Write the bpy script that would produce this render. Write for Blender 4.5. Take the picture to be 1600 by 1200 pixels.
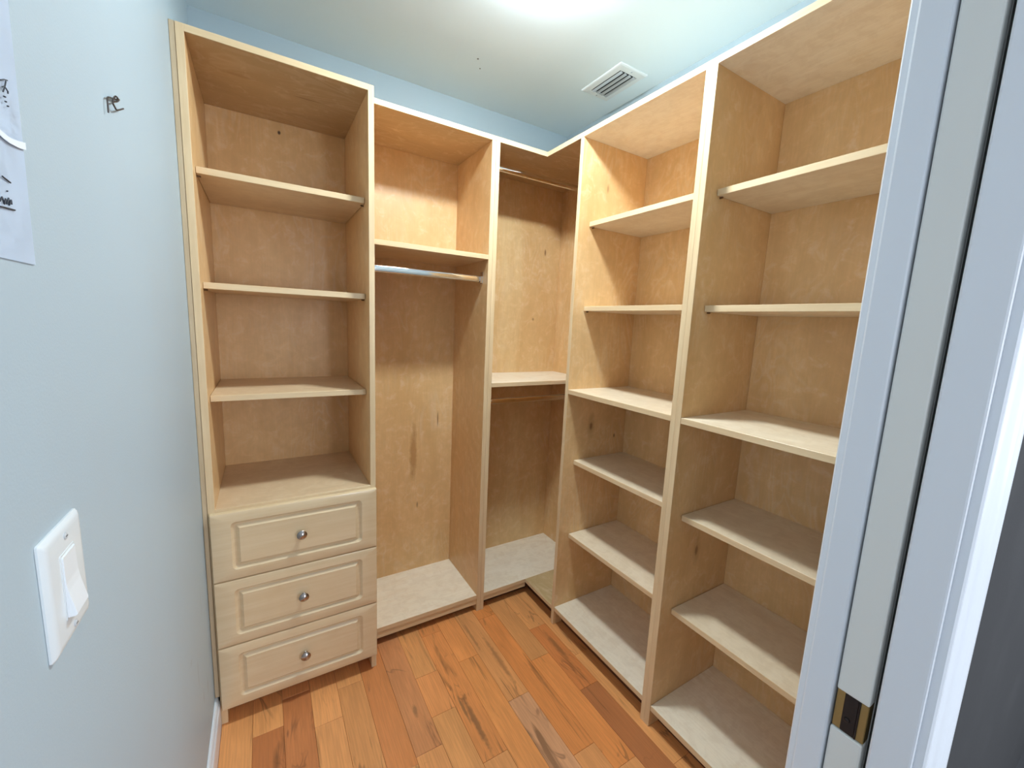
import bpy, bmesh, math, random
from mathutils import Vector, Matrix

# ------------------------------------------------------------------ scene
for o in list(bpy.data.objects):
    bpy.data.objects.remove(o)
S = bpy.context.scene
COL = S.collection

# ------------------------------------------------------------------ camera
CAM = Vector((0.1834, -1.9695, 1.3886))
YAW, PITCH, ROLL, FPX = math.radians(-31.4214), math.radians(-8.3364), math.radians(2.5479), 639.49
fw = Vector((math.sin(-YAW) * math.cos(PITCH), math.cos(YAW) * math.cos(PITCH), math.sin(PITCH)))
rt = Vector((math.cos(YAW), math.sin(YAW), 0.0))
up = rt.cross(fw)
r2 = math.cos(ROLL) * rt + math.sin(ROLL) * up
u2 = -math.sin(ROLL) * rt + math.cos(ROLL) * up
cd = bpy.data.cameras.new('camera')
cd.sensor_width = 36.0
cd.lens = 36.0 * FPX / 1600.0
cd.clip_start = 0.01
cam = bpy.data.objects.new('camera', cd)
COL.objects.link(cam)
m = Matrix((r2, u2, -fw)).transposed().to_4x4()
m.translation = CAM
cam.matrix_world = m
S.camera = cam

# ------------------------------------------------------------------ world, daylight, exposure
w = bpy.data.worlds.new('world')
S.world = w
w.use_nodes = True
bg = w.node_tree.nodes['Background']
bg.inputs[0].default_value = (0.80, 0.90, 1.0, 1)
bg.inputs[1].default_value = 1.0

# two windows of the room outside the closet: one in its back wall, one added in its left wall as fill for the door jambs
WIN = dict(x0=1.0, x1=3.1, z0=0.75, z1=2.15, y=-4.2)
FILL_WIN = dict(y0=-3.7, y1=-2.3, z0=0.75, z1=2.15, x=-1.6)  # added opening, unseen, set to brighten the jamb faces
def daylight(w_, h_, energy, loc, rot):
    ld = bpy.data.lights.new('daylight_fill', 'AREA')
    ld.shape = 'RECTANGLE'
    ld.size = w_ - 0.1
    ld.size_y = h_ - 0.1
    ld.energy = energy
    ld.color = (0.90, 0.93, 1.0)
    lo = bpy.data.objects.new('daylight_fill', ld)
    COL.objects.link(lo)
    lo.location = loc
    lo.rotation_euler = rot
daylight(WIN['x1'] - WIN['x0'], WIN['z1'] - WIN['z0'], 76.0, ((WIN['x0'] + WIN['x1']) / 2, WIN['y'] + 0.02, 1.45), (math.radians(90), 0, 0))
daylight(FILL_WIN['y1'] - FILL_WIN['y0'], FILL_WIN['z1'] - FILL_WIN['z0'], 13.0, (FILL_WIN['x'] + 0.02, (FILL_WIN['y0'] + FILL_WIN['y1']) / 2, 1.45), (math.radians(90), 0, math.radians(-90)))  # added fill light from the left, aimed at the door jambs

LAMP = (0.905, -0.90)        # closet ceiling lamp
LAMP_STRENGTH = 320.0
LAMP_COLOR = (0.85, 0.96, 1.0)

S.view_settings.view_transform = 'Standard'
S.view_settings.look = 'None'
S.view_settings.exposure = 0.2
S.view_settings.gamma = 1.0
S.view_settings.use_curve_mapping = False
S.cycles.use_denoising = True
S.cycles.max_bounces = 8
S.cycles.diffuse_bounces = 5
S.cycles.use_adaptive_sampling = True
S.cycles.adaptive_threshold = 0.02

# ------------------------------------------------------------------ dimensions (metres)
T = 0.019
HC = 2.4317
W = 1.674                   # right wall
XF, XT2, YT, HT = 0.0136, 0.5251, -0.4585, 2.1416
XH1, YH, HH = 1.0195, -0.3626, 2.1518
XR, YS1, YS2, WP = 1.2977, -0.590, -1.1342, 1.6618
YE = -1.722                 # end of the last shelf cabinet
YB = -0.012                 # face of the back panels
XJ = 0.818                  # face of the door jamb
YF0, YF1 = -1.757, -1.871   # the two faces of the door wall
FIX = 1.12                  # fixed shelves

# ------------------------------------------------------------------ helpers
def tag(o, label=None, cat=None, group=None, kind=None):
    if label: o['label'] = label
    if cat: o['category'] = cat
    if group: o['group'] = group
    if kind: o['kind'] = kind
    return o

def thing(name, loc, label, cat, group=None):
    o = bpy.data.objects.new(name, None)
    o.empty_display_size = 0.05
    o.location = loc
    COL.objects.link(o)
    return tag(o, label, cat, group)

def root_loc(p):
    v = Vector((0, 0, 0))
    while p is not None:
        v = v + Vector(p.location)
        p = p.parent
    return v

def link(name, bm, mats, parent=None, smooth=False, origin=None):
    """bm is in world coordinates; the object's origin goes to `origin` (default: its centre)"""
    if origin is None:
        xs = [v.co for v in bm.verts]
        lo_ = Vector([min(c[i] for c in xs) for i in range(3)])
        hi_ = Vector([max(c[i] for c in xs) for i in range(3)])
        origin = (lo_ + hi_) / 2
    origin = Vector(origin)
    bmesh.ops.translate(bm, verts=bm.verts, vec=-origin)
    bmesh.ops.recalc_face_normals(bm, faces=bm.faces)
    me = bpy.data.meshes.new(name)
    bm.to_mesh(me)
    bm.free()
    if not isinstance(mats, (list, tuple)):
        mats = [mats]
    for k in mats:
        me.materials.append(k)
    if smooth:
        me.shade_smooth()
        try:
            me.set_sharp_from_angle(angle=math.radians(35))
        except Exception:
            pass
    o = bpy.data.objects.new(name, me)
    COL.objects.link(o)
    if parent is not None:
        o.parent = parent
        o.location = origin - root_loc(parent)
    else:
        o.location = origin
    return o

def add_box(bm, x0, x1, y0, y1, z0, z1, mi=0):
    v = [bm.verts.new((x, y, z)) for x in (x0, x1) for y in (y0, y1) for z in (z0, z1)]
    fs = []
    for q in ((0, 1, 3, 2), (4, 6, 7, 5), (0, 4, 5, 1), (2, 3, 7, 6), (0, 2, 6, 4), (1, 5, 7, 3)):
        f = bm.faces.new([v[i] for i in q])
        f.material_index = mi
        fs.append(f)
    return fs

def box(name, x0, x1, y0, y1, z0, z1, mats, parent=None, bev=0.0008, edge=None, seg=1):
    """edge: 'x-','y-','x+','y+' -> that face (and its bevels) takes material slot 1"""
    bm = bmesh.new()
    add_box(bm, min(x0, x1), max(x0, x1), min(y0, y1), max(y0, y1), min(z0, z1), max(z0, z1))
    bmesh.ops.recalc_face_normals(bm, faces=bm.faces)
    if bev:
        bmesh.ops.bevel(bm, geom=list(bm.edges), offset=bev, segments=seg, affect='EDGES', profile=0.5)
    if edge:
        a = Vector({'x-': (-1, 0, 0), 'x+': (1, 0, 0), 'y-': (0, -1, 0), 'y+': (0, 1, 0)}[edge[:2]])
        bm.normal_update()
        for f in bm.faces:
            if f.normal.dot(a) > 0.6:
                f.material_index = 1
    return link(name, bm, mats, parent)

def prism(name, pts, z0, z1, mats, parent=None, edge_normals=(), bev=0.0):
    """horizontal polygon extruded in z; side faces whose normal is in edge_normals take slot 1"""
    bm = bmesh.new()
    lo_ = [bm.verts.new((x, y, z0)) for x, y in pts]
    hi_ = [bm.verts.new((x, y, z1)) for x, y in pts]
    n = len(pts)
    bm.faces.new(hi_)
    bm.faces.new(list(reversed(lo_)))
    for i in range(n):
        bm.faces.new((lo_[i], lo_[(i + 1) % n], hi_[(i + 1) % n], hi_[i]))
    bmesh.ops.recalc_face_normals(bm, faces=bm.faces)
    bm.normal_update()
    for f in bm.faces:
        for e in edge_normals:
            if f.normal.dot(Vector(e)) > 0.9:
                f.material_index = 1
    return link(name, bm, mats, parent)

def extrude_profile(name, prof, place, mats, parent=None, smooth=False):
    """prof: closed 2-D loop; place(k, a, b): 3-D point of end k (0/1)"""
    bm = bmesh.new()
    A = [bm.verts.new(place(0, a, b)) for a, b in prof]
    B = [bm.verts.new(place(1, a, b)) for a, b in prof]
    n = len(prof)
    bm.faces.new(A)
    bm.faces.new(list(reversed(B)))
    for i in range(n):
        bm.faces.new((A[i], B[i], B[(i + 1) % n], A[(i + 1) % n]))
    return link(name, bm, mats, parent, smooth=smooth)

def add_tube(bm, pts, r, n=8, flat=1.0):
    pts = [Vector(p) for p in pts]
    rings = []
    for i, p in enumerate(pts):
        d = (pts[min(i + 1, len(pts) - 1)] - pts[max(i - 1, 0)]).normalized()
        a = d.cross(Vector((1, 0, 0.02)))
        if a.length < 1e-3:
            a = d.cross(Vector((0, 0, 1)))
        a.normalize()
        b = d.cross(a).normalized()
        rings.append([bm.verts.new(p + r * (math.cos(t) * a + flat * math.sin(t) * b))
                      for t in [2 * math.pi * k / n for k in range(n)]])
    for A, B in zip(rings, rings[1:]):
        for k in range(n):
            bm.faces.new((A[k], A[(k + 1) % n], B[(k + 1) % n], B[k]))
    bm.faces.new(rings[0])
    bm.faces.new(list(reversed(rings[-1])))

def add_lathe(bm, prof, centre, axis, n=24, cap=True):
    """prof: (radius, height) along axis"""
    ax = Vector(axis).normalized()
    a = ax.orthogonal().normalized()
    b = ax.cross(a)
    c = Vector(centre)
    rings = []
    for r, h in prof:
        if r < 1e-6:
            rings.append([bm.verts.new(c + h * ax)])
        else:
            rings.append([bm.verts.new(c + h * ax + r * (math.cos(t) * a + math.sin(t) * b))
                          for t in [2 * math.pi * k / n for k in range(n)]])
    for A, B in zip(rings, rings[1:]):
        if len(A) == 1 and len(B) == 1:
            continue
        for k in range(n):
            if len(A) == 1:
                bm.faces.new((A[0], B[k], B[(k + 1) % n]))
            elif len(B) == 1:
                bm.faces.new((A[k], A[(k + 1) % n], B[0]))
            else:
                bm.faces.new((A[k], A[(k + 1) % n], B[(k + 1) % n], B[k]))
    if cap:
        for R, rev in ((rings[0], True), (rings[-1], False)):
            if len(R) > 1:
                bm.faces.new(list(reversed(R)) if rev else R)

# ------------------------------------------------------------------ materials
class N:
    def __init__(self, name):
        self.m = bpy.data.materials.new(name)
        self.m.use_nodes = True
        self.t = self.m.node_tree
        self.b = self.t.nodes['Principled BSDF']
    def n(self, kind, **kw):
        x = self.t.nodes.new(kind)
        for k, v in kw.items():
            setattr(x, k, v)
        return x
    def l(self, a, b):
        self.t.links.new(a, b)
    def math(self, op, a, b=None, c=None, clamp=False):
        x = self.n('ShaderNodeMath', operation=op, use_clamp=clamp)
        for i, v in enumerate((a, b, c)):
            if v is None: continue
            if isinstance(v, (int, float)): x.inputs[i].default_value = v
            else: self.l(v, x.inputs[i])
        return x.outputs[0]
    def vmath(self, op, a, b=None):
        x = self.n('ShaderNodeVectorMath', operation=op)
        for i, v in enumerate((a, b)):
            if v is None: continue
            if isinstance(v, (tuple, list)): x.inputs[i].default_value = v
            else: self.l(v, x.inputs[i])
        return x.outputs[0]
    def noise(self, vec, scale, detail=3, rough=0.5, dist=0.0):
        x = self.n('ShaderNodeTexNoise')
        self.l(vec, x.inputs['Vector'])
        x.inputs['Scale'].default_value = scale
        x.inputs['Detail'].default_value = detail
        x.inputs['Roughness'].default_value = rough
        x.inputs['Distortion'].default_value = dist
        return x.outputs['Fac']
    def ramp(self, fac, stops):
        x = self.n('ShaderNodeValToRGB')
        self.l(fac, x.inputs[0])
        e = x.color_ramp.elements
        while len(e) < len(stops): e.new(0.5)
        for k, (p, c) in zip(e, stops):
            k.position = p
            k.color = (c, c, c, 1) if isinstance(c, (int, float)) else tuple(c) + (1,)
        return x.outputs['Color']
    def mix(self, fac, a, b, mode='MIX'):
        x = self.n('ShaderNodeMix', data_type='RGBA', blend_type=mode)
        for s, v in ((x.inputs[0], fac), (x.inputs[6], a), (x.inputs[7], b)):
            if isinstance(v, (int, float)): s.default_value = v
            elif isinstance(v, (tuple, list)): s.default_value = tuple(v) + ((1,) if len(v) == 3 else ())
            else: self.l(v, s)
        return x.outputs[2]
    def bump(self, h, strength=0.1, dist=0.001):
        x = self.n('ShaderNodeBump')
        x.inputs['Strength'].default_value = strength
        x.inputs['Distance'].default_value = dist
        self.l(h, x.inputs['Height'])
        self.l(x.outputs[0], self.b.inputs['Normal'])
    def done(self, col=None, rough=None, metal=None, spec=None, coat=None, coat_rough=None):
        b = self.b.inputs
        for k, v in (('Base Color', col), ('Roughness', rough), ('Metallic', metal),
                     ('Specular IOR Level', spec), ('Coat Weight', coat), ('Coat Roughness', coat_rough)):
            if v is None: continue
            if isinstance(v, (int, float)): b[k].default_value = v
            elif isinstance(v, (tuple, list)): b[k].default_value = tuple(v) + (1,)
            else: self.l(v, b[k])
        return self.m

def obj_coords(g, spread=7.0):
    tc = g.n('ShaderNodeTexCoord').outputs['Object']
    oi = g.n('ShaderNodeObjectInfo')
    off = g.n('ShaderNodeCombineXYZ')
    g.l(g.math('MULTIPLY', oi.outputs['Random'], spread), off.inputs[0])
    g.l(g.math('MULTIPLY', oi.outputs['Random'], spread * 1.7), off.inputs[1])
    g.l(g.math('MULTIPLY', oi.outputs['Random'], spread * 2.3), off.inputs[2])
    return g.vmath('ADD', tc, off.outputs[0]), oi

def spots(g, col, lst):
    """stains and knots at fixed places: (centre, radii, colour, strength, wobble)"""
    pos = g.n('ShaderNodeNewGeometry').outputs['Position']
    for c, r, rgb, k, wob in lst:
        d = g.vmath('SUBTRACT', pos, c)
        d = g.vmath('DIVIDE', d, r)
        ln = g.n('ShaderNodeVectorMath', operation='LENGTH')
        g.l(d, ln.inputs[0])
        nz = g.noise(pos, 45.0, 3)
        v = g.math('ADD', ln.outputs['Value'], g.math('MULTIPLY', g.math('SUBTRACT', nz, 0.5), wob))
        f = g.ramp(v, [(0.45, k), (1.0, 0.0)])
        col = g.mix(f, col, rgb)
    return col

def plywood(name, axis, light=(0.80, 0.535, 0.27), dark=(0.67, 0.41, 0.18), rough=0.36, extra=()):
    """rotary-cut birch veneer with the grain along axis"""
    g = N(name)
    co, oi = obj_coords(g)
    s = [1.0, 1.0, 1.0]
    s[axis] = 0.30
    st = g.vmath('MULTIPLY', co, tuple(s))
    broad = g.noise(st, 4.0, 4, 0.6, 0.9)
    # contour figure: fine lines that follow a slow noise
    fig = g.noise(st, 5.0, 3, 0.5, 1.0)
    lines = g.math('SINE', g.math('MULTIPLY', fig, 95.0))
    mask = g.ramp(g.noise(co, 4.0, 2), [(0.45, 0.0), (0.65, 1.0)])
    lines = g.math('MULTIPLY', g.math('POWER', g.math('MULTIPLY_ADD', lines, 0.5, 0.5), 3.0), mask)
    s2 = [1.0, 1.0, 1.0]
    s2[axis] = 0.05
    fine = g.noise(g.vmath('MULTIPLY', co, tuple(s2)), 160.0, 2, 0.6)
    c = g.mix(g.ramp(broad, [(0.3, 0.0), (0.7, 1.0)]), dark, light)
    c = g.mix(g.math('MULTIPLY', lines, 0.30), c, (0.80, 0.64, 0.44))
    c = g.mix(g.math('MULTIPLY', g.ramp(fine, [(0.45, 1.0), (0.62, 0.0)]), 0.06), c, (0.36, 0.22, 0.11))
    blot = g.noise(co, 22.0, 4, 0.65, 0.6)
    c = g.mix(g.math('MULTIPLY', g.ramp(blot, [(0.40, 1.0), (0.55, 0.0)]), 0.13), c, (0.44, 0.28, 0.13))
    c = g.mix(g.math('MULTIPLY', g.ramp(blot, [(0.55, 0.0), (0.70, 1.0)]), 0.22), c, (0.90, 0.78, 0.60))
    # scattered little knots and pitch flecks
    s3 = [1.0, 1.0, 1.0]
    s3[axis] = 0.35
    vo = g.n('ShaderNodeTexVoronoi', feature='F1')
    g.l(g.vmath('MULTIPLY', co, tuple(s3)), vo.inputs['Vector'])
    vo.inputs['Scale'].default_value = 6.0
    keep = g.n('ShaderNodeSeparateColor')
    g.l(vo.outputs['Color'], keep.inputs[0])
    sel = g.math('GREATER_THAN', keep.outputs[0], 0.72)
    kn = g.math('MULTIPLY', g.ramp(vo.outputs['Distance'], [(0.015, 1.0), (0.045, 0.0)]), sel)
    c = g.mix(g.math('MULTIPLY', kn, 0.55), c, (0.26, 0.13, 0.05))
    halo = g.math('MULTIPLY', g.ramp(vo.outputs['Distance'], [(0.03, 1.0), (0.18, 0.0)]), sel)
    c = g.mix(g.math('MULTIPLY', halo, 0.16), c, (0.46, 0.28, 0.13))
    # a slight tone difference from sheet to sheet
    hsv = g.n('ShaderNodeHueSaturation')
    g.l(c, hsv.inputs['Color'])
    g.l(g.math('MULTIPLY_ADD', oi.outputs['Random'], 0.12, 0.95), hsv.inputs['Value'])
    c = hsv.outputs['Color']
    if extra:
        c = spots(g, c, extra)
    g.bump(g.math('ADD', fine, g.math('MULTIPLY', broad, 2.0)), 0.12, 0.0006)
    return g.done(c, g.math('MULTIPLY_ADD', broad, 0.14, rough - 0.07), spec=0.5)

def maple(name, axis, light=(0.78, 0.60, 0.375), dark=(0.70, 0.51, 0.30), rough=0.38, coat=0.0):
    g = N(name)
    co, oi = obj_coords(g)
    s = [1.0, 1.0, 1.0]
    s[axis] = 0.06
    a = g.noise(g.vmath('MULTIPLY', co, tuple(s)), 60.0, 3, 0.6)
    b = g.noise(co, 9.0, 2)
    c = g.mix(g.ramp(a, [(0.35, 0.0), (0.7, 1.0)]), dark, light)
    c = g.mix(g.math('MULTIPLY', g.ramp(b, [(0.5, 0.0), (0.75, 1.0)]), 0.18), c, (0.60, 0.41, 0.22))
    return g.done(c, rough, coat=coat, coat_rough=0.12)

def paint(name, col, rough=0.55, bumpy=0.06, scale=260.0, smudge=0.05, sm_col=(0.45, 0.42, 0.40), marks=()):
    g = N(name)
    pos = g.n('ShaderNodeNewGeometry').outputs['Position']
    a = g.noise(pos, scale, 2)
    b = g.noise(pos, 3.0, 4, 0.6)
    c = g.mix(g.math('MULTIPLY', g.ramp(b, [(0.5, 0.0), (0.8, 1.0)]), smudge), col, sm_col)
    if marks:
        c = spots(g, c, marks)
    g.bump(a, bumpy, 0.002)
    return g.done(c, rough)

def plain(name, col, rough=0.5, metal=0.0, **k):
    return N(name).done(col, rough, metal, **k)

STAIN = (0.42, 0.21, 0.07)
KNOT = (0.20, 0.085, 0.03)
PZ = plywood('birch_plywood_upright', 2)
PX = plywood('birch_plywood_across', 0, light=(0.92, 0.84, 0.70), dark=(0.84, 0.73, 0.56))  # pale copy: the lamp's direct light on bottom boards is put into the colour
PY = plywood('birch_plywood_along', 1, light=(0.92, 0.84, 0.70), dark=(0.84, 0.73, 0.56))  # same pale tone, lamp light again held in the colour
PZ_HANG = plywood('birch_plywood_hanging_back', 2, extra=[
    ((0.812, YB, 0.72), (0.022, 0.2, 0.17), STAIN, 0.75, 0.7),
    ((0.939, YB, 0.885), (0.004, 0.2, 0.045), KNOT, 0.8, 0.3),
    ((0.835, YB, 0.44), (0.006, 0.2, 0.02), KNOT, 0.6, 0.4)])
PZ_CORNER = plywood('birch_plywood_corner_back', 2, light=(0.78, 0.57, 0.30), extra=[
    ((1.560, YB, 1.793), (0.007, 0.2, 0.022), KNOT, 0.8, 0.3),
    ((1.50, YB, 1.42), (0.008, 0.2, 0.010), KNOT, 0.6, 0.3)])
PZ_KNOT1 = plywood('birch_plywood_knot_panel', 2, extra=[
    ((1.446, YS1 - T, 0.944), (0.011, 0.2, 0.022), KNOT, 0.9, 0.3),
    ((1.446, YS1 - T, 0.95), (0.028, 0.2, 0.07), (0.40, 0.22, 0.10), 0.4, 0.6),
    ((1.596, YS1 - T, 0.885), (0.006, 0.2, 0.012), KNOT, 0.8, 0.3)])
PZ_KNOT2 = plywood('birch_plywood_knot_panel_two', 2, extra=[
    ((1.462, YS2 - 2 * T, 0.628), (0.010, 0.2, 0.024), KNOT, 0.9, 0.3),
    ((1.462, YS2 - 2 * T, 0.635), (0.026, 0.2, 0.07), (0.40, 0.22, 0.10), 0.4, 0.6)])
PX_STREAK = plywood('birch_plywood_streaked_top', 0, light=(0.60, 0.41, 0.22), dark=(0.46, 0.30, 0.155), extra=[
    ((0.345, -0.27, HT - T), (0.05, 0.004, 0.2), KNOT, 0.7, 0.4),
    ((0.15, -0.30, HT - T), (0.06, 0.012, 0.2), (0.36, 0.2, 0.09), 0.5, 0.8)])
PZ_HOLE = plywood('birch_plywood_tower_back', 2, extra=[
    ((0.2658, YB, 2.085), (0.007, 0.2, 0.009), (0.05, 0.02, 0.01), 0.95, 0.2)])
PXM = plywood('birch_plywood_shelf_across', 0, light=(0.79, 0.60, 0.39), dark=(0.67, 0.48, 0.29))
PYM = plywood('birch_plywood_shelf_along', 1, light=(0.87, 0.755, 0.58), dark=(0.77, 0.625, 0.44))  # lightened: the brightness of lit shelf tops is put into the veneer colour
EX, EY, EZ = maple('maple_edge_across', 0), maple('maple_edge_along', 1), maple('maple_edge_upright', 2)
DRAWER = maple('maple_drawer_front', 0, light=(0.76, 0.60, 0.39), dark=(0.71, 0.54, 0.335), rough=0.25, coat=0.5)
TOE = plain('dark_stained_toe_board', (0.105, 0.038, 0.016), 0.45)
CHROME = plain('chrome', (0.83, 0.84, 0.86), 0.09, 1.0)
NICKEL = plain('brushed_nickel', (0.42, 0.38, 0.36), 0.24, 1.0)
WALL = paint('pale_blue_grey_wall_paint', (0.42, 0.515, 0.575), 0.5, 0.10, 320.0, 0.12, marks=[((0, -0.72, 0.42), (0.2, 0.006, 0.05), (0.25, 0.24, 0.24), 0.30, 1.0),
             ((0, -0.66, 0.30), (0.2, 0.010, 0.03), (0.25, 0.24, 0.24), 0.25, 1.0), ((0, -0.60, 0.55), (0.2, 0.004, 0.06), (0.25, 0.24, 0.24), 0.22, 1.0),
             ((0, -0.80, 0.52), (0.2, 0.015, 0.010), (0.25, 0.24, 0.24), 0.2, 1.0), ((0, -0.58, 0.26), (0.2, 0.012, 0.04), (0.25, 0.24, 0.24), 0.25, 1.0)])
CEIL = paint('white_ceiling_paint', (0.79, 0.91, 0.98), 0.7, 0.10, 200.0, 0.04)
TRIM = plain('white_gloss_trim_paint', (0.72, 0.76, 0.81), 0.30)
DOORW = plain('off_white_door_paint', (0.70, 0.71, 0.68), 0.4)
HALL = paint('charcoal_hall_wall_paint', (0.026, 0.026, 0.028), 0.95, 0.12, 260.0, 0.2, (0.09, 0.09, 0.09))
PLASTIC = plain('white_switch_plastic', (0.70, 0.745, 0.77), 0.22)
PLASTIC2 = plain('white_rocker_plastic', (0.78, 0.82, 0.86), 0.18)
BRASS = plain('aged_brass', (0.36, 0.25, 0.10), 0.42, 0.85)
BRONZE = plain('dark_bronze', (0.035, 0.026, 0.024), 0.38, 0.7)
DARK = plain('void_shade', (0.012, 0.012, 0.014), 0.8)  # near-black colour standing for shade in hollow places
PAPER = plain('white_paper', (0.74, 0.82, 0.92), 0.75)
TAPE = plain('glossy_tape', (0.80, 0.87, 0.95), 0.45)
INK = plain('dark_ink', (0.02, 0.025, 0.035), 0.6)
WIRE = plain('dark_wire', (0.10, 0.085, 0.08), 0.35, 0.8)
VENTW = plain('white_vent_enamel', (0.76, 0.80, 0.82), 0.4)
VENTL = plain('grey_vent_louver', (0.46, 0.51, 0.56), 0.45)
GLASS_ON = N('lit_opal_glass')
GLASS_ON.b.inputs['Base Color'].default_value = (0.9, 0.95, 1, 1)
GLASS_ON.b.inputs['Emission Color'].default_value = LAMP_COLOR + (1,)
GLASS_ON.b.inputs['Emission Strength'].default_value = LAMP_STRENGTH
GLASS_ON = GLASS_ON.m

def plank_material():
    g = N('stained_maple_plank')
    co, oi = obj_coords(g, 11.0)
    st = g.vmath('MULTIPLY', co, (1.0, 0.10, 1.0))
    a = g.noise(st, 26.0, 4, 0.6, 0.6)
    b = g.noise(g.vmath('MULTIPLY', co, (1.0, 0.22, 1.0)), 9.0, 3, 0.5, 0.8)
    fine = g.noise(g.vmath('MULTIPLY', co, (1.0, 0.04, 1.0)), 240.0, 2)
    hs = g.n('ShaderNodeHueSaturation')
    g.l(oi.outputs['Color'], hs.inputs['Color'])
    g.l(g.math('MULTIPLY_ADD', b, 0.6, 0.75), hs.inputs['Value'])
    c = hs.outputs['Color']
    al = oi.outputs['Alpha']
    # dark mineral streaks: strength from the plank's own alpha
    thr = g.math('SUBTRACT', a, g.math('MULTIPLY', al, 0.16))
    k = g.ramp(thr, [(0.24, 1.0), (0.34, 0.0)])
    c = g.mix(g.math('MULTIPLY', k, 0.62), c, (0.10, 0.045, 0.02))
    c = g.mix(g.math('MULTIPLY', g.ramp(fine, [(0.4, 1.0), (0.6, 0.0)]), 0.15), c, (0.20, 0.08, 0.03))
    c = spots(g, c, [((0.772, -0.86, 0), (0.012, 0.14, 0.3), (0.15, 0.08, 0.04), 0.65, 1.1),
                     ((0.755, -0.80, 0), (0.007, 0.07, 0.3), (0.20, 0.11, 0.05), 0.7, 0.8),
                     ((0.975, -0.66, 0), (0.012, 0.16, 0.3), (0.20, 0.085, 0.035), 0.5, 1.1),
                     ((0.93, -0.50, 0), (0.008, 0.12, 0.3), (0.20, 0.085, 0.035), 0.45, 1.1),
                     ((1.235, -0.72, 0), (0.014, 0.11, 0.3), (0.20, 0.09, 0.035), 0.6, 0.9),
                     ((0.600, -0.72, 0), (0.010, 0.03, 0.3), (0.20, 0.10, 0.045), 0.6, 1.0)])
    # wandering thin dark lines
    fg = g.noise(g.vmath('MULTIPLY', co, (1.0, 0.25, 1.0)), 6.0, 3, 0.55, 1.4)
    ln = g.math('ABSOLUTE', g.math('SUBTRACT', fg, 0.5))
    ln = g.math('MULTIPLY', g.ramp(ln, [(0.0, 1.0), (0.012, 0.0)]), g.ramp(g.noise(co, 5.0, 1), [(0.5, 0.0), (0.62, 1.0)]))
    c = g.mix(g.math('MULTIPLY', ln, 0.55), c, (0.12, 0.05, 0.025))
    g.bump(fine, 0.05, 0.0004)
    return g.done(c, 0.33, spec=0.5)
PLANK = plank_material()

# ------------------------------------------------------------------ floor: planks along y
floor = box('floor', -0.05, W + 0.05, YF0 - 0.13, 0.05, -0.05, -0.012, plain('subfloor', (0.05, 0.03, 0.02), 0.9), bev=0)
tag(floor, 'orange-brown stained maple strip floor of the closet', kind='structure')
rnd = random.Random(4)
PW, X0 = 0.0898, 0.4627
base_col = (0.76, 0.335, 0.12)
def plank(x0, x1, y0, y1, col, streak):
    o = box('plank', max(x0, 0.0) + 0.0003, min(x1, W) - 0.0003, y0 + 0.0003, y1 - 0.0003, -0.012, 0.0, PLANK, floor, bev=0.0007)
    o.color = (min(col[0], 0.9), col[1], col[2], streak)
joints = {0: [-0.30, -0.90], 1: [-0.22, -0.878, -1.45], 2: [-0.594, -0.775, -1.3], 3: [-0.40, -0.998, -1.62], 4: [-0.18, -0.60, -1.25],
          5: [-0.30, -0.851, -1.42], 6: [-0.42, -1.12], 7: [-0.736, -1.22], 8: [-0.586, -0.943, -1.36], 9: [-0.25, -0.8, -1.3],
          -1: [-0.50, -1.05], -2: [-0.62, -1.20], -3: [-0.45, -0.98, -1.5], -4: [-0.56, -1.1], -5: [-0.7, -1.3],
          -6: [-0.5], 10: [-0.6], 11: [-0.9], 12: [-0.5], 13: [-0.8]}
special = {(5, 2): ((0.40, 0.20, 0.10), 0.35), (8, 2): ((0.26, 0.095, 0.034), 0.75), (8, 1): ((0.36, 0.125, 0.038), 0.8),
           (3, 1): ((0.43, 0.165, 0.052), 0.55), (4, 2): ((0.45, 0.18, 0.056), 0.6), (6, 1): ((0.41, 0.15, 0.044), 0.5),
           (2, 1): ((0.47, 0.19, 0.065), 0.2), (1, 1): ((0.36, 0.15, 0.06), 0.55), (0, 1): ((0.36, 0.135, 0.045), 0.45),
           (7, 1): ((0.43, 0.16, 0.047), 0.1), (6, 0): ((0.40, 0.145, 0.04), 0.3), (-3, 1): ((0.33, 0.12, 0.042), 0.7),
           (3, 0): ((0.42, 0.16, 0.05), 0.3), (4, 1): ((0.47, 0.185, 0.058), 0.3), (-4, 1): ((0.30, 0.105, 0.035), 0.6)}
k = -6
while X0 + k * PW < W:
    x0, x1 = X0 + k * PW, X0 + (k + 1) * PW
    if x1 > 0.01:
        ys = [0.0] + joints.get(k, [-0.6, -1.2]) + [YF1]
        for i, (a, b) in enumerate(zip(ys, ys[1:])):
            v = rnd.uniform(0.93, 1.05)
            g_ = 1.0 if (k, i) not in special else 1.8
            c, s_ = special.get((k, i), ((base_col[0] * v, base_col[1] * v * rnd.uniform(0.98, 1.02), base_col[2] * v), rnd.uniform(0.0, 0.5)))
            plank(x0, x1, b, a, tuple(q_ * g_ for q_ in c), s_ * 0.8)
    k += 1

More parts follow.
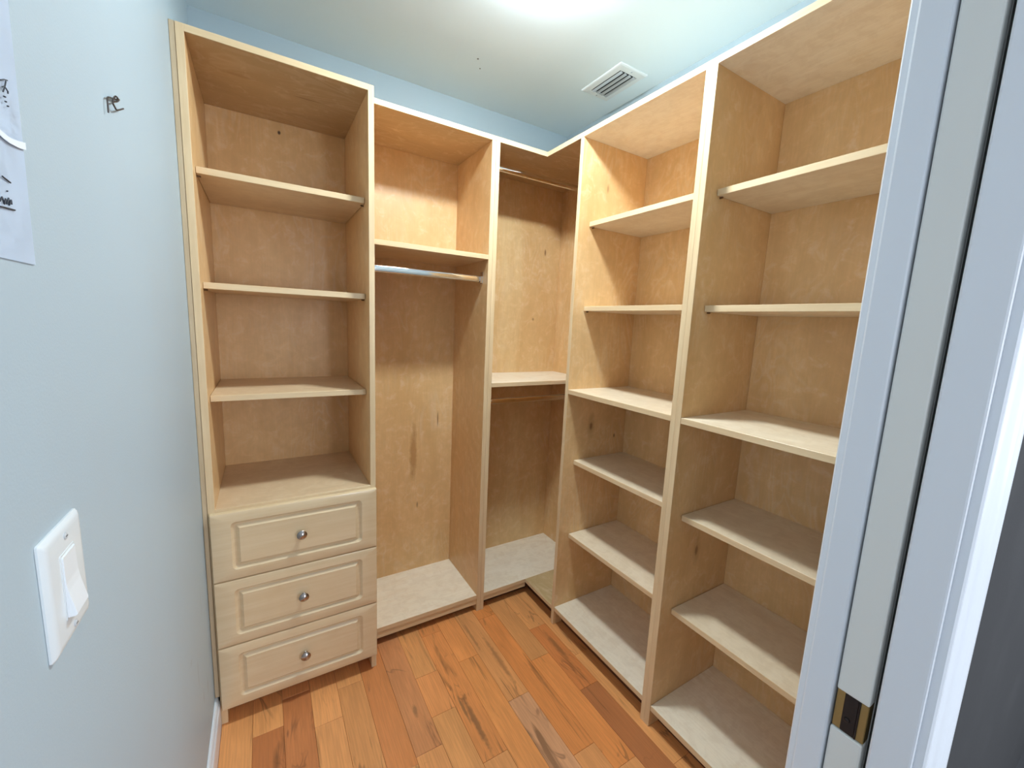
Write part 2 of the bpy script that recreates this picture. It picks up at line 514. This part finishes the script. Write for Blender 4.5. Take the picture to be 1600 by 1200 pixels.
# ------------------------------------------------------------------ walls and ceiling of the closet
def structure(o, label=None):
    return tag(o, label, kind='structure')
structure(box('wall_back', -0.12, W + 0.12, 0.0, 0.12, -0.05, HC + 0.1, WALL, bev=0))
structure(box('wall_left', -0.12, 0.0, YF1, 0.0, -0.05, HC + 0.1, WALL, bev=0))
structure(box('wall_right', W, W + 0.12, YF0, 0.0, -0.05, HC + 0.1, WALL, bev=0))
ceiling = structure(box('ceiling', -1.6, 4.2, -4.2, 0.12, HC, HC + 0.1, CEIL, bev=0))
for x, y, r in ((0.961, -0.325, 0.004), (0.996, -0.273, 0.003)):
    bm = bmesh.new()
    add_lathe(bm, [(r, 0.0), (r * 0.7, -0.0015)], (x, y, HC), (0, 0, 1), 10)
    link('screw_hole', bm, plain('hole_grey', (0.12, 0.13, 0.15), 0.8), ceiling)

# door wall: two skins with the pocket between them, a header and a strip beside the left wall
DH = 2.05                   # head height of the opening
structure(box('wall_front', XJ + 0.017, W + 0.12, YF0 - 0.018, YF0, -0.05, HC, WALL, bev=0))
structure(box('wall_outer_front', XJ + 0.017, 4.2, YF1, YF1 + 0.018, -0.05, HC, HALL, bev=0))
structure(box('wall_header', -0.12, XJ + 0.017, YF1, YF0, DH + 0.02, HC, [WALL, HALL], bev=0, edge='y-'))
structure(box('wall_strip', 0.0, 0.03, YF1, YF0, -0.05, DH + 0.02, [WALL, HALL], bev=0, edge='y-'))
structure(box('wall_outer_side', -1.6, -0.12, YF1, YF1 + 0.10, -0.05, HC, HALL, bev=0))
# the room outside, where the camera stands; daylight enters by its window
OUTF = paint('charcoal_outer_carpet', (0.06, 0.06, 0.064), 0.95, 0.5, 900.0, 0.2, (0.09, 0.09, 0.09))
OUTW = plain('outer_room_wall_paint', (0.62, 0.66, 0.69), 0.6)
structure(box('floor_outer', -1.6, 4.2, -4.2, YF1, -0.06, 0.0, OUTF, bev=0))
bm = bmesh.new()
for a in ((-4.32, FILL_WIN['y0'], -0.05, HC), (FILL_WIN['y1'], YF1 + 0.1, -0.05, HC), (FILL_WIN['y0'], FILL_WIN['y1'], -0.05, FILL_WIN['z0']), (FILL_WIN['y0'], FILL_WIN['y1'], FILL_WIN['z1'], HC)):
    add_box(bm, -1.72, -1.6, a[0], a[1], a[2], a[3])
structure(link('wall_outer_left', bm, OUTW))
bm = bmesh.new()
x0, x1, z0, z1 = FILL_WIN['y0'], FILL_WIN['y1'], FILL_WIN['z0'], FILL_WIN['z1']
for a in ((x0, x0 + .05, z0, z1), (x1 - .05, x1, z0, z1), (x0 + .05, x1 - .05, z0, z0 + .05), (x0 + .05, x1 - .05, z1 - .05, z1)):
    add_box(bm, -1.70, -1.64, a[0], a[1], a[2], a[3])
structure(link('fill_window', bm, TRIM))  # frame of the added left-hand fill window
structure(box('wall_outer_right', 4.2, 4.32, -4.32, YF1 + 0.1, -0.05, HC, OUTW, bev=0))
bm = bmesh.new()
for a in ((-1.6, WIN['x0'], -0.05, HC), (WIN['x1'], 4.2, -0.05, HC), (WIN['x0'], WIN['x1'], -0.05, WIN['z0']), (WIN['x0'], WIN['x1'], WIN['z1'], HC)):
    add_box(bm, a[0], a[1], -4.32, -4.2, a[2], a[3])
structure(link('wall_outer_back', bm, OUTW))
bm = bmesh.new()
x0, x1, z0, z1 = WIN['x0'], WIN['x1'], WIN['z0'], WIN['z1']
for a in ((x0, x0 + .05, z0, z1), (x1 - .05, x1, z0, z1), (x0 + .05, x1 - .05, z0, z0 + .05), (x0 + .05, x1 - .05, z1 - .05, z1), ((x0 + x1) / 2 - .02, (x0 + x1) / 2 + .02, z0 + .05, z1 - .05)):
    add_box(bm, a[0], a[1], -4.30, -4.24, a[2], a[3])
structure(link('window_1', bm, TRIM))

# baseboard on the left wall
prof = [(0.0, 0.0), (0.0135, 0.0), (0.0135, 0.074), (0.0125, 0.082), (0.009, 0.088), (0.0085, 0.096), (0.006, 0.101), (0.003, 0.104), (0.0, 0.104)]
structure(extrude_profile('baseboard_left', prof, lambda k, a, b: (a, (YT + 0.012, YF0)[k], b + 0.0), TRIM))

# ------------------------------------------------------------------ pocket door, jambs and casings
def jamb(name, y0, y1, x0, x1):
    return structure(box(name, x0, x1, y0, y1, 0.0, DH, TRIM, bev=0.0025, seg=2))
jamb('trim_1', -1.789, YF0, XJ, XJ + 0.017)
jamb('trim_2', YF1, -1.8325, XJ, XJ + 0.017)
structure(box('trim_3', 0.03, 0.047, YF1, YF0, 0.0, DH, TRIM, bev=0.0025, seg=2))
structure(box('trim_4', 0.03, XJ + 0.017, YF1, -1.8325, DH, DH + 0.02, TRIM, bev=0.001))
structure(box('trim_5', 0.03, XJ + 0.017, -1.789, YF0, DH, DH + 0.02, TRIM, bev=0.001))
CP = [(0.0, 0.0), (0.0, 0.0075), (0.002, 0.0095), (0.006, 0.0098), (0.0085, 0.0085), (0.011, 0.0082), (0.014, 0.0100), (0.030, 0.0118),
      (0.040, 0.0125), (0.044, 0.0140), (0.047, 0.0152), (0.050, 0.0140), (0.053, 0.0138), (0.058, 0.0168), (0.066, 0.0172), (0.070, 0.0155), (0.070, 0.0)]
structure(extrude_profile('trim_6', CP, lambda k, a, b: (XJ + 0.006 + a, YF1 - b, (0.0, DH + 0.076)[k]), TRIM, smooth=True))
structure(extrude_profile('trim_7', CP, lambda k, a, b: (XJ + 0.006 + a, YF0 + b, (0.0, DH + 0.076)[k]), TRIM, smooth=True))
structure(extrude_profile('trim_8', CP, lambda k, a, b: ((0.047, XJ + 0.006)[k], YF0 + b, DH + 0.006 + a), TRIM, smooth=True))
structure(extrude_profile('trim_9', CP, lambda k, a, b: ((-0.03, XJ + 0.006)[k], YF1 - b, DH + 0.006 + a), TRIM, smooth=True))
structure(extrude_profile('trim_10', CP, lambda k, a, b: (0.041 - a, YF1 - b, (0.0, DH + 0.076)[k]), TRIM, smooth=True))
# near-black end sheet, standing in for the shade inside the pocket
structure(box('wall_pocket_end', W + 0.02, W + 0.05, YF1 + 0.018, YF0 - 0.018, 0.0, HC, DARK, bev=0))

door = thing('door_1', (XJ + 0.38, -1.8085, 0.012), 'off-white pocket door slid back into the wall, with a brass edge pull', None)
door['kind'] = 'structure'
YD0, YD1, XD = -1.826, -1.791, XJ + 0.003
PZ0, PZ1 = 0.872, 0.928
slab = bmesh.new()
add_box(slab, XD + 0.02, XD + 0.76, YD0, YD1, 0.012, 2.04)
link('door_slab', slab, DOORW, door)
for a, b in ((0.012, PZ0), (PZ1, 2.04)):
    box('door_edge', XD, XD + 0.02, YD0, YD1, a, b, DOORW, door, bev=0.0022, seg=2)
pull = box('edge_pull', XD + 0.0025, XD + 0.019, YD0 + 0.0005, YD1 - 0.0005, PZ0 + 0.0005, PZ1 - 0.0005, BRASS, door, bev=0.0008)
pull['label'] = 'aged brass edge pull with a dark recess'
box('recess_plate', XD + 0.0015, XD + 0.004, YD0 + 0.0105, YD1 - 0.0095, PZ0 + 0.001, PZ1 - 0.001, BRONZE, pull, bev=0.0006)
box('recess_rib', XD + 0.0008, XD + 0.004, YD0 + 0.0085, YD0 + 0.0105, PZ0 + 0.001, PZ1 - 0.001, BRONZE, pull, bev=0.0004)
bm = bmesh.new()
add_lathe(bm, [(0.0035, 0.0), (0.0033, 0.0012), (0.0015, 0.0018), (0.0, 0.0018)], (XD + 0.0015, (YD0 + YD1) / 2 + 0.002, PZ0 + 0.020), (-1, 0, 0), 12)
link('screw', bm, BRONZE, pull, smooth=True)

# ------------------------------------------------------------------ cabinets
def panel_z(name, x0, x1, y0, y1, z0, z1, parent, edge, mat=None):
    return box(name, x0, x1, y0, y1, z0, z1, [mat or PZ, EZ], parent, edge=edge)
def shelf_x(name, x0, x1, y0, y1, z0, z1, parent, mat=None):          # fronts face -y
    return box(name, x0, x1, y0, y1, z0, z1, [mat or PX, EX], parent, edge='y-')
def shelf_y(name, x0, x1, y0, y1, z0, z1, parent, mat=None):          # fronts face -x
    return box(name, x0, x1, y0, y1, z0, z1, [mat or PY, EY], parent, edge='x-')
PIN = plain('brown_shelf_pin', (0.16, 0.08, 0.03), 0.5)
def pin(x, y, z, ax, parent):
    bm = bmesh.new()
    add_lathe(bm, [(0.0028, 0.0), (0.0028, 0.009), (0.0018, 0.010)], (x, y, z), ax, 8)
    link('shelf_pin', bm, PIN, parent, smooth=True)

# --- drawer tower
tw = thing('drawer_tower', ((XF + XT2) / 2, YT / 2, 0), 'tall birch tower with open shelves over three raised-panel drawers, against the left wall', 'cabinet')
panel_z('side_panel', XF, XF + T, YT, -0.001, 0, HT, tw, 'y-')
panel_z('side_panel', XT2 - T, XT2, YT, -0.001, 0, HT, tw, 'y-')
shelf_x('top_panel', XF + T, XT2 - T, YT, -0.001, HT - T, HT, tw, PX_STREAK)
panel_z('back_panel', XF + T, XT2 - T, YB, -0.001, 0.07, HT - T, tw, None, PZ_HOLE)
o = box('filler_strip', 0.0005, XF - 0.0008, YT + 0.001, YT + 0.05, 0.108, HT, maple('oak_filler', 2, light=(0.60, 0.47, 0.31), dark=(0.50, 0.37, 0.23)), tw)
ZD = 0.7685
shelf_x('deck', XF + T, XT2 - T, YT, YB, ZD - T, ZD, tw, PXM)
for z in (1.802, 1.473, 1.123):
    s = shelf_x('shelf', XF + T + 0.001, XT2 - T - 0.002, YT + 0.058, YB - 0.001, z - T, z, tw, PXM)
    for x, d in ((XF + T, 1), (XT2 - T, -1)):
        pin(x, YT + 0.085, z - T - 0.003, (d, 0, 0), s)
shelf_x('bottom_shelf', XF + T, XT2 - T, YT, YB, 0.068, 0.087, tw)
box('toe_board', XF + T, XT2 - T, YT + 0.055, YT + 0.07, 0.0, 0.067, TOE, tw)

def rring(x0, x1, z0, z1, r, n=5):
    """rounded rectangle loop, the same vertex count for any radius"""
    pts = []
    for cx, cz, a0 in ((x1 - r, z1 - r, 0), (x0 + r, z1 - r, 90), (x0 + r, z0 + r, 180), (x1 - r, z0 + r, 270)):
        for i in range(n):
            t = math.radians(a0 + 90.0 * i / (n - 1))
            pts.append((cx + r * math.cos(t), cz + r * math.sin(t)))
    return pts
def drawer(z0, z1):
    x0, x1, yb, yf = 0.0185, 0.5240, YT - 0.001, YT - 0.020
    bm = bmesh.new()
    mt, ms = 0.033, 0.053
    rows = []
    def row(ix, iz, y, r):
        rows.append([bm.verts.new((x, y, z)) for x, z in rring(x0 + ix, x1 - ix, z0 + iz, z1 - iz, r)])
    row(0, 0, yb, 0.0006)
    row(0, 0, yf + 0.004, 0.0006)
    row(0.0012, 0.0012, yf + 0.0012, 0.001)
    row(0.004, 0.004, yf, 0.002)
    row(ms, mt, yf, 0.014)
    row(ms + 0.0080, mt + 0.0080, yf + 0.0085, 0.010)
    row(ms + 0.0125, mt + 0.0125, yf + 0.0088, 0.005)
    row(ms + 0.0230, mt + 0.0230, yf + 0.0003, 0.0008)
    row(ms + 0.0250, mt + 0.0250, yf + 0.0003, 0.0006)
    for A, B in zip(rows, rows[1:]):
        n = len(A)
        for i in range(n):
            bm.faces.new((A[i], A[(i + 1) % n], B[(i + 1) % n], B[i]))
    bm.faces.new(rows[-1])
    bm.faces.new(list(reversed(rows[0])))
    d = link('drawer', bm, DRAWER, tw, smooth=True)
    bm = bmesh.new()
    add_lathe(bm, [(0.0075, 0.0), (0.006, 0.003), (0.0055, 0.009), (0.008, 0.0125), (0.0140, 0.0150), (0.0160, 0.0175), (0.0162, 0.0190),
                   (0.0150, 0.0205), (0.0100, 0.0235), (0.0040, 0.0262), (0.0, 0.0268)],
              ((x0 + x1) / 2, yf + 0.0004, (z0 + z1) / 2), (0, -1, 0), 28)
    kn = link('knob', bm, NICKEL, d, smooth=True)
    kn['label'] = 'cone-faced brushed nickel knob'
for a, b in ((0.5295, 0.759), (0.2965, 0.5265), (0.066, 0.2935)):
    drawer(a, b)

# --- closet rod (oval chrome tube between two flanges)
def closet_rod(x0, x1, y, z, parent):
    bm = bmesh.new()
    n = 20
    A, B = [], []
    for i in range(n):
        t = 2 * math.pi * i / n
        c, s = math.cos(t), math.sin(t)
        py = 0.0075 * c
        pz = 0.0075 * s + (0.0065 if s > 1e-6 else -0.0065 if s < -1e-6 else 0.0)
        A.append(bm.verts.new((x0, y + py, z + pz)))
        B.append(bm.verts.new((x1, y + py, z + pz)))
    for i in range(n):
        bm.faces.new((A[i], A[(i + 1) % n], B[(i + 1) % n], B[i]))
    bm.faces.new(A)
    bm.faces.new(list(reversed(B)))
    r = link('closet_rod', bm, CHROME, parent, smooth=True)
    r['label'] = 'oval chrome hanging rod'
    for x, d in ((x0, 1), (x1, -1)):
        bm = bmesh.new()
        add_box(bm, min(x, x + d * 0.002), max(x, x + d * 0.002), y - 0.012, y + 0.012, z - 0.020, z + 0.030)
        add_box(bm, min(x, x + d * 0.012), max(x, x + d * 0.012), y - 0.010, y + 0.010, z - 0.017, z - 0.0142)
        add_box(bm, min(x, x + d * 0.012), max(x, x + d * 0.012), y - 0.0105, y - 0.0080, z - 0.016, z + 0.012)
        add_box(bm, min(x, x + d * 0.012), max(x, x + d * 0.012), y + 0.0080, y + 0.0105, z - 0.016, z + 0.012)
        link('flange', bm, CHROME, r)

# --- hanging cabinet
XA = XT2 + 0.001
hg = thing('hanging_cabinet', ((XA + XH1) / 2, YH / 2, 0), 'birch hanging cabinet with one shelf and a chrome rod, beside the drawer tower', 'cabinet')
panel_z('side_panel', XA, XA + T, YH, -0.001, 0, HH - T, hg, 'y-')
panel_z('side_panel', XH1, XH1 + T - 0.0004, YH, -0.001, 0, HH - T, hg, 'y-')
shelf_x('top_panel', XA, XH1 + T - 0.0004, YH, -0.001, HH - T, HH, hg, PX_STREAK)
panel_z('back_panel', XA + T, XH1, YB, -0.001, 0.06, HH - T, hg, None, PZ_HANG)
shelf_x('shelf', XA + T, XH1, YH + 0.001, YB, 1.676 - T, 1.676, hg, PXM)
shelf_x('bottom_shelf', XA + T, XH1, YH + 0.002, YB, 0.0843 - T, 0.0843, hg)
box('front_rail', XA + T, XH1, YH + 0.006, YH + 0.022, 0.034, 0.0843 - T, EX, hg)
box('toe_board', XA + T, XH1, YH + 0.045, YH + 0.06, 0.0, 0.0843 - T, TOE, hg)
closet_rod(XA + T, XH1, -0.305, 1.578, hg)

# --- corner cabinet
XC0 = XH1 + T
cn = thing('corner_cabinet', ((XC0 + WP) / 2, YH / 2, 0), 'L-shaped birch corner cabinet with two chrome rods, between hanging cabinet and shelves', 'cabinet')
panel_z('side_panel', XC0, XC0 + T, YH, -0.001, 0, HH - T, cn, 'y-')
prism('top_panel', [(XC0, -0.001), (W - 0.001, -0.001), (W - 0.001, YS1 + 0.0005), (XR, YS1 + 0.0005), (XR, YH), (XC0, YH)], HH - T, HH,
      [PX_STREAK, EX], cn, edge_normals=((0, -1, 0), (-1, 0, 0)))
panel_z('back_panel', XC0 + T, WP, YB, -0.001, 0.06, HH - T, cn, None, PZ_CORNER)
panel_z('wall_panel', WP, W - 0.001, YS1 + 0.0005, -0.001, 0.06, HH - T, cn, None)
shelf_x('shelf', XC0 + T, WP, YH + 0.001, YB, FIX - T, FIX, cn)
shelf_x('bottom_shelf', XC0 + T, WP, YH + 0.002, YB, 0.0843 - T, 0.0843, cn)
shelf_y('bottom_shelf', XR + 0.002, WP, YS1 + 0.0005, YH + 0.0015, 0.0843 - T, 0.0843, cn, plywood('birch_plywood_sheen_leaf', 1, light=(0.60, 0.45, 0.24), dark=(0.50, 0.36, 0.18), rough=0.3))  # this leaf's differing sheen is put into a darker, yellower base colour
box('front_rail', XC0 + T, XR + 0.004, YH + 0.006, YH + 0.022, 0.040, 0.0843 - T, EX, cn)
box('toe_board', XC0 + T, XR + 0.06, YH + 0.045, YH + 0.06, 0.0, 0.0843 - T, TOE, cn)
box('toe_board', XR + 0.045, XR + 0.06, YS1 + 0.0005, YH + 0.045, 0.0, 0.0843 - T, TOE, cn)
closet_rod(XC0 + T, WP, -0.25, 2.078, cn)
closet_rod(XC0 + T, WP, -0.25, 1.012, cn)

# --- the two shelf cabinets along the right wall
def shelf_cabinet(ya, yb, heights, zb, label, left_mat):
    t = thing('shelf_cabinet', ((XR + W) / 2, (ya + yb) / 2, 0), label, 'cabinet')
    panel_z('side_panel', XR, W - 0.001, ya - T + 0.0003, ya, 0, HH - T, t, 'x-', left_mat)
    panel_z('side_panel', XR, W - 0.001, yb, yb + T - 0.0003, 0, HH - T, t, 'x-')
    shelf_y('top_panel', XR, W - 0.001, yb, ya, HH - T, HH, t)
    panel_z('back_panel', WP, W - 0.001, yb + T, ya - T, 0.06, HH - T, t, None)
    for z in heights:
        fixed = abs(z - FIX) < 1e-6
        xa = XR + (0.001 if fixed else 0.057)
        s = shelf_y('shelf', xa, WP - (0.0 if fixed else 0.001), yb + T + (0.0 if fixed else 0.0015), ya - T - (0.0 if fixed else 0.0015), z - T, z, t, PYM)
        if not fixed:
            pin(XR + 0.075, ya - T, z - T - 0.003, (0, -1, 0), s)
            pin(XR + 0.075, yb + T, z - T - 0.003, (0, 1, 0), s)
    shelf_y('bottom_shelf', XR + 0.002, WP, yb + T, ya - T, zb - T, zb, t)
    box('front_rail', XR + 0.007, XR + 0.022, yb + T, ya - T, zb - T - 0.008, zb - T, EY, t)
    box('toe_board', XR + 0.05, XR + 0.065, yb + T, ya - T, 0.0, zb - T, TOE, t)
    return t
shelf_cabinet(YS1, YS2 - T, (1.819, 1.4755, FIX, 0.7965, 0.4435), 0.0895, 'open birch shelf cabinet standing next to the corner cabinet', PZ_KNOT1)
shelf_cabinet(YS2 - T, YE, (1.811, 1.471, FIX, 0.7835, 0.4405), 0.0845, 'open birch shelf cabinet standing next to the white door jamb', PZ_KNOT2)

# ------------------------------------------------------------------ light switch on the left wall
SY0, SY1, SZ0, SZ1 = -1.461, -1.371, 1.0515, 1.1715
sw = thing('light_switch', (0.0, (SY0 + SY1) / 2, (SZ0 + SZ1) / 2), 'white rocker light switch in a wide wall plate on the left wall', 'light switch')
def yz_loft(name, rows, mats, parent):
    """rows: (y0,y1,z0,z1,x,r) rounded rectangles stacked along x"""
    bm = bmesh.new()
    L = [[bm.verts.new((x, y, z)) for y, z in rring(a, b, c, d, r)] for a, b, c, d, x, r in rows]
    for A, B in zip(L, L[1:]):
        n = len(A)
        for i in range(n):
            bm.faces.new((A[i], A[(i + 1) % n], B[(i + 1) % n], B[i]))
    bm.faces.new(L[-1])
    bm.faces.new(list(reversed(L[0])))
    return link(name, bm, mats, parent, smooth=True)
pl = [(SY0, SY1, SZ0, SZ1, 0.0002, 0.003), (SY0, SY1, SZ0, SZ1, 0.002, 0.003)]
for ins, x in ((0.002, 0.0042), (0.005, 0.0056), (0.009, 0.0062)):
    pl.append((SY0 + ins, SY1 - ins, SZ0 + ins, SZ1 - ins, x, 0.003))
yz_loft('cover_plate', pl, PLASTIC, sw)
ym, zm = (SY0 + SY1) / 2, (SZ0 + SZ1) / 2
yz_loft('rocker_frame', [(ym - 0.0178, ym + 0.0178, zm - 0.0345, zm + 0.0345, 0.006, 0.0015), (ym - 0.0176, ym + 0.0176, zm - 0.0343, zm + 0.0343, 0.0068, 0.0015)], PLASTIC, sw)
# rocker: pressed in at the top, standing proud at the bottom
bm = bmesh.new()
prof = [(zm + 0.032, 0.006), (zm + 0.032, 0.0078), (zm + 0.004, 0.0082), (zm - 0.004, 0.0090), (zm - 0.030, 0.0135), (zm - 0.032, 0.0125), (zm - 0.032, 0.006)]
A = [bm.verts.new((x, ym - 0.0155, z)) for z, x in prof]
B = [bm.verts.new((x, ym + 0.0155, z)) for z, x in prof]
bm.faces.new(A); bm.faces.new(list(reversed(B)))
for i in range(len(prof)):
    bm.faces.new((A[i], B[i], B[(i + 1) % len(prof)], A[(i + 1) % len(prof)]))
bmesh.ops.bevel(bm, geom=list(bm.edges), offset=0.0006, segments=2, affect='EDGES')
link('rocker', bm, PLASTIC2, sw)
for dz in (-0.048, 0.048):
    bm = bmesh.new()
    add_lathe(bm, [(0.0034, 0.0), (0.0034, 0.0008), (0.0024, 0.0014), (0.0, 0.0015)], (0.0062, ym, zm + dz), (1, 0, 0), 14)
    add_box(bm, 0.0074, 0.0078, ym - 0.0022, ym + 0.0022, zm + dz - 0.0004, zm + dz + 0.0004, 1)
    link('screw', bm, [plain('screw_white', (0.5, 0.52, 0.54), 0.35), BRONZE], sw)

# ------------------------------------------------------------------ wire hook left on the wall
def spline(pts, n=6):
    P = [Vector(p) for p in pts]
    out = []
    for i in range(len(P) - 1):
        a, b, c, d = P[max(i - 1, 0)], P[i], P[i + 1], P[min(i + 2, len(P) - 1)]
        for k in range(n):
            t = k / n
            out.append(0.5 * ((2 * b) + (c - a) * t + (2 * a - 5 * b + 4 * c - d) * t * t + (3 * b - a - 3 * c + d) * t ** 3))
    out.append(P[-1])
    return out
bm = bmesh.new()
add_tube(bm, spline([(0.004, -1.112, 1.6647), (0.004, -1.1115, 1.676), (0.004, -1.1100, 1.6855), (0.004, -1.094, 1.6921), (0.005, -1.079, 1.6965), (0.007, -1.062, 1.7030), (0.003, -1.045, 1.7085), (-0.001, -1.041, 1.7075)], 4), 0.0011, 6)
add_tube(bm, spline([(0.006, -1.0600, 1.7040), (0.007, -1.0790, 1.7010), (0.006, -1.0890, 1.6925), (0.006, -1.0930, 1.6855), (0.006, -1.0840, 1.6835), (0.006, -1.0730, 1.6838), (0.006, -1.0345, 1.7005)], 4), 0.0012, 6)
add_tube(bm, spline([(0.006, -1.0900, 1.6885), (0.007, -1.0740, 1.6955), (0.007, -1.0610, 1.7035)], 4), 0.0011, 6)
tag(link('wire_hook', bm, WIRE, smooth=True), 'small bent dark wire picture hook stuck in the left wall', 'hook')

# ------------------------------------------------------------------ handwritten sheet taped to the wall
tilt = math.radians(2.2)
def sheet(u, v, x):        # u: to the left from the right edge, v: up from the bottom edge
    y0, z0 = -1.3925, 1.4240
    return (x, y0 - u * math.cos(tilt) + v * math.sin(tilt), z0 + u * math.sin(tilt) * 0.1 + v * math.cos(tilt))
ps = thing('paper_sheet', (0.001, -1.50, 1.56), 'white handwritten paper sheet fixed to the left wall above the switch', 'paper')
bm = bmesh.new()
nu, nv = 12, 14
vs = [[bm.verts.new(sheet(0.216 * i / nu, 0.279 * j / nv, 0.0012 + 0.0008 * math.sin(i * 0.9) * math.sin(j * 0.7))) for j in range(nv + 1)] for i in range(nu + 1)]
for i in range(nu):
    for j in range(nv):
        bm.faces.new((vs[i][j], vs[i + 1][j], vs[i + 1][j + 1], vs[i][j + 1]))
bmesh.ops.solidify(bm, geom=list(bm.faces), thickness=0.0003)
link('sheet', bm, PAPER, ps, smooth=True)
bm = bmesh.new()
rib = [(-1.3880, 1.5338, 1.5275), (-1.4000, 1.5310, 1.5250), (-1.4177, 1.5283, 1.5235), (-1.4290, 1.5294, 1.5240), (-1.4500, 1.5330, 1.5275)]
q = [[bm.verts.new((0.0028, y, a)), bm.verts.new((0.0028, y, b))] for y, a, b in rib]
for a, b in zip(q, q[1:]):
    bm.faces.new((a[0], b[0], b[1], a[1]))
link('tape', bm, TAPE, ps)
def stroke(pts, r=0.0005):
    bm = bmesh.new()
    add_tube(bm, [(0.0026, y, z) for y, z in pts], r, 5)
    link('pen_stroke', bm, INK, ps)
stroke([(-1.4210, 1.5720), (-1.4138, 1.5756), (-1.4083, 1.5772)])
stroke([(-1.4185, 1.5640), (-1.4144, 1.5694), (-1.4110, 1.5755)])
stroke([(-1.4190, 1.5675), (-1.4144, 1.5700), (-1.4096, 1.5679), (-1.4100, 1.5660)])
stroke([(-1.4180, 1.5606), (-1.4155, 1.5612)], 0.0007)
stroke([(-1.4166, 1.5572), (-1.4150, 1.5576)], 0.0007)
stroke([(-1.4136, 1.5547), (-1.4124, 1.5551)], 0.0007)
stroke([(-1.4380, 1.4915), (-1.4355, 1.4910), (-1.4254, 1.4895)], 0.0006)
stroke([(-1.4333, 1.4808), (-1.4324, 1.4811)], 0.0006)
stroke([(-1.4470, 1.4700), (-1.4430, 1.4740), (-1.4405, 1.4690), (-1.4378, 1.4737), (-1.4367, 1.4699), (-1.4322, 1.4755), (-1.4327, 1.4697), (-1.4283, 1.4748), (-1.4280, 1.4712)], 0.0006)
stroke([(-1.4480, 1.4655), (-1.4427, 1.4661), (-1.4238, 1.4674)], 0.0007)

# ------------------------------------------------------------------ ceiling vent
VX0, VX1, VY0, VY1 = 1.434, 1.585, -0.642, -0.401
vt = thing('ceiling_vent', ((VX0 + VX1) / 2, (VY0 + VY1) / 2, HC), 'white metal air vent with grey louvers in the closet ceiling', 'vent')
vt.location.z = HC
bm = bmesh.new()
ox = 0.034
def xy_ring(ins_x, ins_y, z):
    return [bm.verts.new((x, y, z)) for x, y in ((VX0 + ins_x, VY0 + ins_y), (VX1 - ins_x, VY0 + ins_y), (VX1 - ins_x, VY1 - ins_y), (VX0 + ins_x, VY1 - ins_y))]
R = [xy_ring(0, 0, HC - 0.0002), xy_ring(0.001, 0.001, HC - 0.004), xy_ring(0.006, 0.006, HC - 0.0065), xy_ring(0.028, 0.032, HC - 0.0085), xy_ring(0.0295, 0.0335, HC - 0.0055), xy_ring(0.0295, 0.0335, HC - 0.0002)]
for A, B in zip(R, R[1:]):
    for i in range(4):
        bm.faces.new((A[i], A[(i + 1) % 4], B[(i + 1) % 4], B[i]))
link('frame', bm, VENTW, vt)
bm = bmesh.new()
add_box(bm, VX0 + 0.0295, VX1 - 0.0295, VY0 + 0.0335, VY1 - 0.0335, HC - 0.0016, HC - 0.0002)
link('shade_backing', bm, DARK, vt)  # flat near-black sheet painted as the shade behind the louvers
for i in range(4):
    x = VX0 + 0.0415 + i * 0.0238
    bm = bmesh.new()
    pr = [(x - 0.008, HC - 0.0075), (x - 0.004, HC - 0.0105), (x + 0.003, HC - 0.0125), (x + 0.0035, HC - 0.0115), (x - 0.003, HC - 0.0095), (x - 0.0072, HC - 0.0068)]
    A = [bm.verts.new((a, VY0 + 0.034, b)) for a, b in pr]
    B = [bm.verts.new((a, VY1 - 0.034, b)) for a, b in pr]
    bm.faces.new(A); bm.faces.new(list(reversed(B)))
    for j in range(6):
        bm.faces.new((A[j], B[j], B[(j + 1) % 6], A[(j + 1) % 6]))
    link('louver', bm, VENTL, vt)
for y in (VY0 + 0.017, VY1 - 0.017):
    bm = bmesh.new()
    add_lathe(bm, [(0.004, 0.0), (0.0036, 0.0012), (0.0, 0.002)], ((VX0 + VX1) / 2, y, HC - 0.0072), (0, 0, -1), 10)
    link('screw', bm, VENTL, vt, smooth=True)

# ------------------------------------------------------------------ ceiling lamp
cl = thing('ceiling_lamp', (LAMP[0], LAMP[1], HC), 'round flush ceiling lamp with a lit opal glass bowl', 'lamp')
bm = bmesh.new()
add_lathe(bm, [(0.094, 0.0), (0.094, 0.014), (0.090, 0.0185), (0.082, 0.0185)], (LAMP[0], LAMP[1], HC), (0, 0, -1), 40)
link('lamp_base', bm, VENTW, cl, smooth=True)
bm = bmesh.new()
add_lathe(bm, [(0.080, 0.0170), (0.078, 0.0250), (0.069, 0.0340), (0.055, 0.0410), (0.038, 0.0455), (0.018, 0.0480), (0.0, 0.0485)], (LAMP[0], LAMP[1], HC), (0, 0, -1), 32, cap=False)
link('glass_bowl', bm, GLASS_ON, cl, smooth=True)
